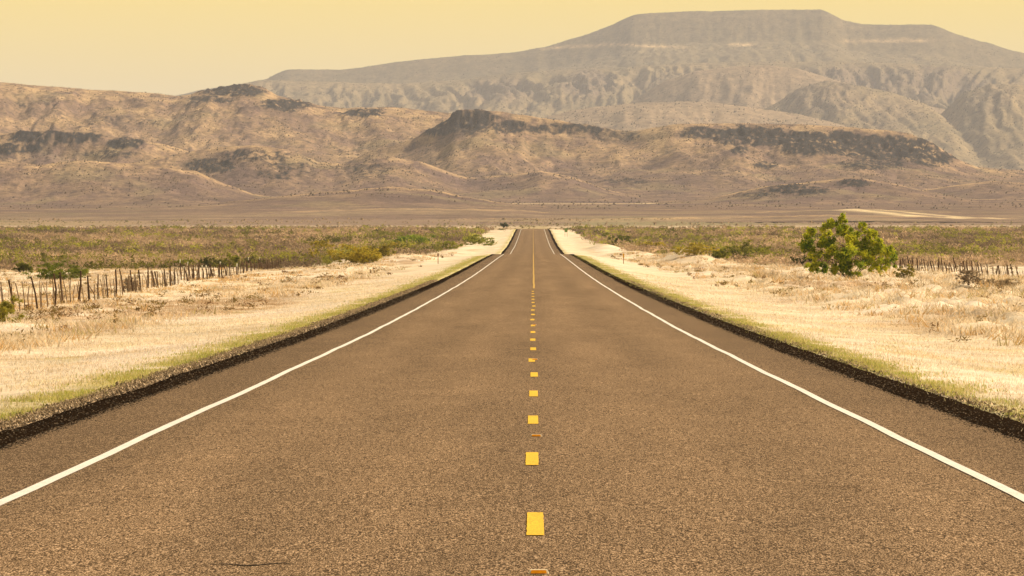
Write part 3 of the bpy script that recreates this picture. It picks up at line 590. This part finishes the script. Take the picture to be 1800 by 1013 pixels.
# ------------------------------------------------------------------ marker posts
m_rust = plain_mat('rusty_steel', (0.30, 0.115, 0.05), 15, .3); m_ytop = plain_mat('yellow_sheeting', (0.66, 0.36, 0.03), 15, .15)
m_board = plain_mat('faded_brown_board', (0.24, 0.12, 0.07), 15, .2)
def marker(px, py, label, top):
    Z = 600.; X = (px - CX) / FPX * Z; g = float(ground_z(X, Z)); t = empty('marker_post', (X, Z, g)); tag(t, label, 'marker post', 'marker posts either side of the road')
    V, F = join([box_arrays(-.035, -.012, -.02, .02, -.3, 1.0), box_arrays(.012, .035, -.02, .02, -.3, 1.0), box_arrays(-.012, .012, .0, .02, -.3, 1.0)])
    mesh_np('post', V, F, m_rust, None, t)
    a, b = (1.03 - .42, 1.03) if top is m_ytop else (.80, 1.05)
    V, F = box_arrays(-.075, .075, -.035, -.022, a, b); mesh_np('delineator_plate', V, F, top, None, t)
marker(770, 465, 'rusty brown marker post on the left verge', m_board)
marker(1096, 465, 'rust red marker post with a yellow top on the right verge', m_ytop)
m_gsign = plain_mat('green_sign_sheeting', (0.22, 0.34, 0.12), 5, .1)
m_signwhite = plain_mat('white_sign_sheeting', (0.7, 0.7, 0.6), 5, .05); m_galv = plain_mat('galvanised_steel', (0.35, 0.33, 0.3), 10, .2)
Zs = 1550.; Xs = (995 - CX) / FPX * Zs; gs = float(ground_z(Xs, Zs)); t = empty('road_sign', (Xs, Zs, gs)); tag(t, 'small green road sign far away on the right verge', 'road sign')
for sx_ in (-.3, .3): V, F = box_arrays(sx_ - .04, sx_ + .04, .02, .08, -.3, 2.3); mesh_np('post', V, F, m_galv, None, t)
V, F = box_arrays(-.40, .40, -.015, .015, 1.2, 2.2); mesh_np('sign_panel', V, F, m_gsign, None, t)

# ------------------------------------------------------------------ fences
m_wood = plain_mat('weathered_post', (0.085, 0.052, 0.032), 8, .4, (1, 1, .15)); m_wood2 = plain_mat('grey_stay', (0.16, 0.11, 0.07), 8, .4, (1, 1, .15)); m_wire = plain_mat('rusty_wire', (0.14, 0.10, 0.07), 5, .2)
def fence(label, fx, z0, z1, seed, lean):
    r = np.random.default_rng(seed); z = z0; xs = float(fx(z0)); F0 = empty('ranch_fence', (xs, z0, float(ground_z(xs, z0)))); tag(F0, label, 'fence')
    O = np.array(F0.location); i = 0; far = []; nodes = []; tips = []
    npart = 0
    while z < z1:
        thick = (i % 5 == 0); x = float(fx(z)) + r.normal(0, .06); g = float(ground_z(x, z))
        h = r.uniform(1.1, 1.42) if thick else r.uniform(.85, 1.2); rad = r.uniform(.034, .055) if thick else r.uniform(.015, .026)
        lx = r.normal(lean, .11) * h; bend = r.normal(0, .03)
        P = np.array([(x, z, g - .25), (x + lx * .5 + bend, z, g + h * .5), (x + lx, z + r.normal(0, .05), g + h)]) - O
        A = tube_arrays(P, [rad * 1.1, rad, rad * .8], 7 if thick else 5)
        if r.uniform() > .06 or thick:
            if npart < 98:
                o = mesh_np('post' if thick else 'stay', A[0], A[1], m_wood if thick else m_wood2, None, F0); npart += 1
                if thick and 395 < z < 620 and seed == 1:
                    T = tube_arrays([P[2] - (0, 0, .22), P[2] + (0, 0, .03)], [rad * .95, rad * .95], 7); mesh_np('white_tip', T[0], T[1], m_signwhite, None, o)
            else:
                far.append(A)
                if thick and z < 620 and seed == 1 and r.uniform() < .55: tips.append(tube_arrays([P[2] - (0, 0, .25), P[2] + (0, 0, .03)], [rad * 1.1, rad * 1.1], 7))
        if thick: nodes.append((x, z, g, lx, h))
        z += (1.95 if seed == 1 else 1.3) * r.uniform(.6, 1.4) * (1 if z < 700 else 1.3); i += 1
    if far:
        V, F = join(far); o = mesh_np('far_posts', V, F, m_wood, None, F0); o['kind'] = 'stuff'
    if tips:
        V, F = join(tips); o = mesh_np('far_white_tips', V, F, m_signwhite, None, F0); o['kind'] = 'stuff'
    for hh in (.35, .65, .95, 1.2):
        pts = [np.array((x + lx * hh / h, zz - .07, g + hh)) - O for x, zz, g, lx, h in nodes]
        V, F = tube_arrays(pts, [.004] * len(pts), 3); mesh_np('wire', V, F, m_wire, None, F0)
fence('crooked wooden post and wire fence running along the left side', lambda z: np.interp(z, [200, 273, 450, 600, 683], [-19.3, -20.4, -25.2, -27.5, -28.5]), 215, 690, 1, -.09)
fence('crooked wooden post and wire fence running along the right side past the tree', lambda z: np.interp(z, [300, 380, 520, 700, 860], [31, 33, 34.5, 35.0, 36.5]), 330, 850, 2, -.13)

# ------------------------------------------------------------------ stuff: brush and grass
print('stuff')
def scatter(n, z0, z1, seed, pw=1.0, fan=0.105, extra=8):
    r = np.random.default_rng(seed); q = r.uniform(0, 1, n)
    Z = (z0 ** pw + q * (z1 ** pw - z0 ** pw)) ** (1 / pw) if pw != 0 else z0 * (z1 / z0) ** q
    X = r.uniform(-1, 1, n) * (fan * Z + extra); return r, X, Z
def clump_mass(name, X, Z, hts, wds, k, size, cols, r, mat, label):
    n = len(X); g = ground_z(X, Z); P = r.normal(size=(n, k, 3)); P /= np.linalg.norm(P, axis=2)[..., None]; P *= r.uniform(.3, 1, (n, k, 1))
    P[..., 0] = X[:, None] + P[..., 0] * wds[:, None] * .5 ; P[..., 1] = Z[:, None] + P[..., 1] * wds[:, None] * .5
    P[..., 2] = g[:, None] + (P[..., 2] * .5 + .48) * hts[:, None]
    C = np.repeat(cols[:, None], k, 1) * r.uniform(.86, 1.14, (n, k, 1))
    V, F, Cc = leaves(P.reshape(-1, 3), np.repeat(size, k), C.reshape(-1, 3), r, 1.9); o = mesh_np(name, V, F, mat, Cc); tag(o, label, 'brush', kind='stuff'); return o
r, X, Z = scatter(42000, 480, 2250, 5, 1.0)
keep = r.uniform(size=len(X)) < brush_mask(X, Z) * ss(-.55, .05, fbm(X / 14, Z / 60, 3) + .15); X = X[keep]; Z = Z[keep]
gm = ss(0.09, 0.26, fbm(X / 26 + 7, Z / 120 + 3, 4, .6) + .14 * ss(48, 18, np.abs(X)))
grey = np.array([.40, .295, .195]); green = np.array([.32, .31, .05]); dk = np.array([.12, .12, .03])
isg = r.uniform(size=len(X)) < gm * .85 + .06
mixv = r.uniform(0, 1, (len(X), 1)) ** 2
hs = .6 + 1.5 * r.uniform(size=len(X)) ** 2; ws = 1.2 + 3.0 * r.uniform(size=len(X)) ** 1.5; sz = .16 + Z / 1000 * .13
cg = (green * (1 - mixv) + dk * mixv) * np.clip(1 + 1.6 * fbm(X / 28 + 9, Z / 110, 3), .4, 1.6)[:, None]; cy = grey * r.uniform(.55, 1.2, (len(X), 1)) * np.clip(1 + 1.8 * fbm(X / 40 + 19, Z / 120, 3), .5, 1.5)[:, None]
clump_mass('green_brush', X[isg], Z[isg], hs[isg] * 1.1, ws[isg], 30, sz[isg], cg[isg], r, m_leaf, 'low green brush scattered over the plain beyond the fences')
clump_mass('dry_brush', X[~isg], Z[~isg], hs[~isg] * .9, ws[~isg] * 1.2, 26, sz[~isg], cy[~isg], r, m_leaf, 'low grey brown dry brush covering the plain beyond the fences')
def blades(name, X, Z, h, w_, cols, k, spread, r, label, lean=.5):
    n = len(X); g = ground_z(X, Z)
    bx = X[:, None] + r.normal(size=(n, k)) * spread[:, None]; by = Z[:, None] + r.normal(size=(n, k)) * spread[:, None]; bz = np.broadcast_to(g[:, None], (n, k))
    hh = h[:, None] * r.uniform(.5, 1.2, (n, k)); a = r.uniform(0, 2 * math.pi, (n, k)); l = hh * lean * r.uniform(.1, 1, (n, k))
    b = r.uniform(0, 2 * math.pi, (n, k)); ww = w_[:, None] * r.uniform(.6, 1.3, (n, k)) * .5
    V = np.stack([np.stack([bx - np.cos(b) * ww, by - np.sin(b) * ww, bz - .01], -1), np.stack([bx + np.cos(b) * ww, by + np.sin(b) * ww, bz - .01], -1),
                  np.stack([bx + np.cos(a) * l, by + np.sin(a) * l, bz + hh], -1)], 2).reshape(-1, 3)
    C = np.repeat((cols[:, None] * r.uniform(.8, 1.2, (n, k, 1))).reshape(-1, 3), 3, axis=0)
    o = mesh_np(name, V, np.arange(len(V)).reshape(-1, 3), m_grass, C); tag(o, label, 'grass', kind='stuff'); return o
# scrub dotted over the rising fan in front of the hills
r, X, Z = scatter(34000, 2150, 5600, 15, 1.6, .11, 20)
k_ = r.uniform(size=len(X)) < ss(-.35, .25, fbm(X / 90, Z / 260, 4)) * .7 + .1; X = X[k_]; Z = Z[k_]; u1 = r.uniform(size=(len(X), 1)); gq = ss(.0, .3, fbm(X / 150 + 4, Z / 500, 3))[:, None]
c = (np.array([.20, .14, .09]) * u1 + np.array([.32, .23, .13]) * (1 - u1)) * (1 - gq * .6) + np.array([.17, .17, .05]) * gq * .6
k_ = Z < 3250; X, Z, c = X[k_], Z[k_], c[k_]; domes('plain_scrub', X, Z, ground_z(X, Z), .7 + 1.9 * r.uniform(size=len(X)) ** 2, r.uniform(.22, .45, len(X)), c * 1.05, r, m_dots, 'dark low scrub dotted over the rising plain below the hills')
# short verge grass
r, X, Z = scatter(120000, 36, 420, 6, 0.6, .1, 5)
k_ = (X < -5.72) | (X > 5.2); k_ &= (brush_mask(X, Z) < .3); X = X[k_]; Z = Z[k_]
base = ground_colour(X, Z); dens = ss(-.5, .1, fbm(X / 1.6, Z / 5, 3)); gk = r.uniform(size=len(X)) < dens; X = X[gk]; Z = Z[gk]; base = base[gk]
h = .03 + .035 * r.uniform(size=len(X)) + .04 * ss(8, 14, np.abs(X))
blades('dry_grass', X, Z, h, .010 + Z * 6e-5, base * 1.12, 5, .10 + Z * 5e-4, r, 'short bleached dry grass on the road verges', 1.1)
# taller tussocks further out
r, X, Z = scatter(26000, 110, 900, 8, 0.8, .1, 4)
a = np.abs(X); k_ = (a > 11.5) & (X < 35) & (brush_mask(X, Z) < .5) & (r.uniform(size=len(X)) > soil_patch(X, Z) * .85) & (r.uniform(size=len(X)) < ss(-.25, .25, fbm(X / 5, Z / 25, 4) + .22 * (X > 0) * ss(520, 300, Z))); X = X[k_]; Z = Z[k_]
tw = np.array([.70, .59, .44]); to = np.array([.60, .41, .20]); tg = np.array([.46, .38, .18]); u1 = r.uniform(size=(len(X), 1))
c = tw * (1 - ss(.55, .9, u1)) + to * ss(.55, .9, u1); gg = (r.uniform(size=(len(X), 1)) < .07); c = np.where(gg, tg, c)
c = np.where((np.exp(-((X + 22) / 3.5) ** 2) * (Z < 520) > r.uniform(size=len(X)))[:, None], to * 1.05, c)
blades('dry_tussocks', X, Z, r.uniform(.10, .30, len(X)) * (1 + .7 * (X > 14) * ss(180, 280, Z)), .03 + Z * 1.3e-4, c, 14, .12 + .30 * r.uniform(size=len(X)), r, 'tall straw coloured grass tussocks between the verge and the fences', 1.5)
r, X, Z = scatter(4200, 130, 900, 18, 0.8, .1, 4); a = np.abs(X); k_ = (a > 10.5) & (brush_mask(X, Z) < .4) & (r.uniform(size=len(X)) < ss(-.1, .35, fbm(X / 6 + 20, Z / 30, 4)) + .8 * soil_patch(X, Z)); X = X[k_]; Z = Z[k_]
u1 = r.uniform(size=(len(X), 1)); c = np.array([.22, .17, .05]) * u1 + np.array([.20, .12, .06]) * (1 - u1)
clump_mass('low_weeds', X, Z, r.uniform(.12, .38, len(X)), r.uniform(.3, 1.1, len(X)), 26, .05 + Z / 1000 * .10, c, r, m_leaf, 'small dark weeds dotted through the pale grass')
# loose chippings beside and on the asphalt edge
r = np.random.default_rng(31); n = 42000; Z = 36 * (330 / 36) ** r.uniform(size=n); sd_ = r.uniform(size=n)
X = np.where(sd_ < .62, -5.48 + r.normal(0, .11, n), np.where(sd_ < .78, -4.84 + r.normal(0, .06, n), np.where(sd_ < .9, 4.60 + r.normal(0, .06, n), 5.32 + r.normal(0, .10, n))))
onroad = (np.abs(X) < 5.1); s_ = r.uniform(.010, .026, n) * (1 + Z / 250) * np.where(onroad, .5, 1); z0_ = np.where(onroad, road_z(Z) - .012 * np.abs(X) + .004, np.maximum(ground_z(X, Z), road_z(Z) - .10))
n2_ = 16000; Z2 = 36 * (260 / 36) ** r.uniform(size=n2_); X2 = np.where(r.uniform(size=n2_) < .5, -1, 1) * r.uniform(4.75, 5.40, n2_); X2 = np.where(X2 > 0, X2 - .16, X2)
X = np.concatenate([X, X2]); Z = np.concatenate([Z, Z2]); n += n2_; onroad = np.abs(X) < 5.1; s_ = np.concatenate([s_, r.uniform(.004, .012, n2_) * (1 + Z2 / 200)]); z0_ = np.concatenate([z0_, road_z(Z2) - .012 * np.abs(X2) + .012])
T = np.array([(1, 0, 0), (-.5, .87, 0), (-.5, -.87, 0), (0, 0, 1.0)]); an = r.uniform(0, 6.28, n); ca, sa = np.cos(an), np.sin(an)
Vx = (T[None, :, 0] * ca[:, None] - T[None, :, 1] * sa[:, None]) * s_[:, None] + X[:, None]; Vy = (T[None, :, 0] * sa[:, None] + T[None, :, 1] * ca[:, None]) * s_[:, None] + Z[:, None]; Vz = T[None, :, 2] * s_[:, None] * np.where(onroad, .5, 1)[:, None] + z0_[:, None]
b_ = (np.arange(n) * 4)[:, None, None]; Fg = (np.array([(0, 1, 3), (1, 2, 3), (2, 0, 3)])[None] + b_).reshape(-1, 3)
tone = r.uniform(.1, 1, n); cc = np.array([.05, .035, .02])[None] * (1 - tone)[:, None] + np.array([.56, .43, .29])[None] * tone[:, None]; cc = np.where(onroad[:, None], np.array([.018, .012, .007])[None], cc); cc[-n2_:] = np.array([.20, .145, .095]) * r.uniform(0, 1, (n2_, 1)) ** 1.5 + .01
gv = mesh_np('loose_chippings', np.stack([Vx, Vy, Vz], -1).reshape(-1, 3), Fg, m_stone, np.repeat(cc, 4, axis=0)); tag(gv, 'loose stone chippings along the black asphalt edge', 'gravel', kind='stuff')
# green fringe
r = np.random.default_rng(12); n = 26000; Z = 38 * (700 / 38) ** r.uniform(size=n); sd_ = r.uniform(size=n) < .5
X = np.where(sd_, -5.6 - np.abs(r.normal(0, .5, n)), 5.25 + np.abs(r.normal(0, .42, n)))
k_ = r.uniform(size=n) < ss(-.3, .25, fbm(X / 1.2 + 9, Z / 6, 4)); X = X[k_]; Z = Z[k_]; u1 = r.uniform(size=(len(X), 1)); c = np.array([.30, .35, .045]) * (1 - u1) + np.array([.62, .52, .24]) * u1
blades('green_fringe_grass', X, Z, r.uniform(.02, .065, len(X)), .010 + Z * 6e-5, c, 7, .05 + Z * 4e-4, r, 'yellow green grass growing along the asphalt edge')

# ------------------------------------------------------------------ haze
hm = bpy.data.materials.new('haze_air'); hm.use_nodes = True; nt = hm.node_tree; nt.nodes.clear()
oo = N(nt, 'ShaderNodeOutputMaterial'); pv = N(nt, 'ShaderNodeVolumePrincipled'); pv.inputs['Color'].default_value = (0.54, 0.59, 0.73, 1)
pv.inputs['Density'].default_value = 3.7e-5; pv.inputs['Anisotropy'].default_value = 0.0
nt.links.new(pv.outputs[0], oo.inputs['Volume'])
V, F = box_arrays(-20000, 20000, -400, 25500, -16, 1000); hz = mesh_np('haze', V, F, hm); tag(hz, 'thin dusty haze over the valley', None, kind='stuff')
S.cycles.volume_bounces = 1; S.cycles.max_bounces = 6; S.cycles.transparent_max_bounces = 8
print('done')
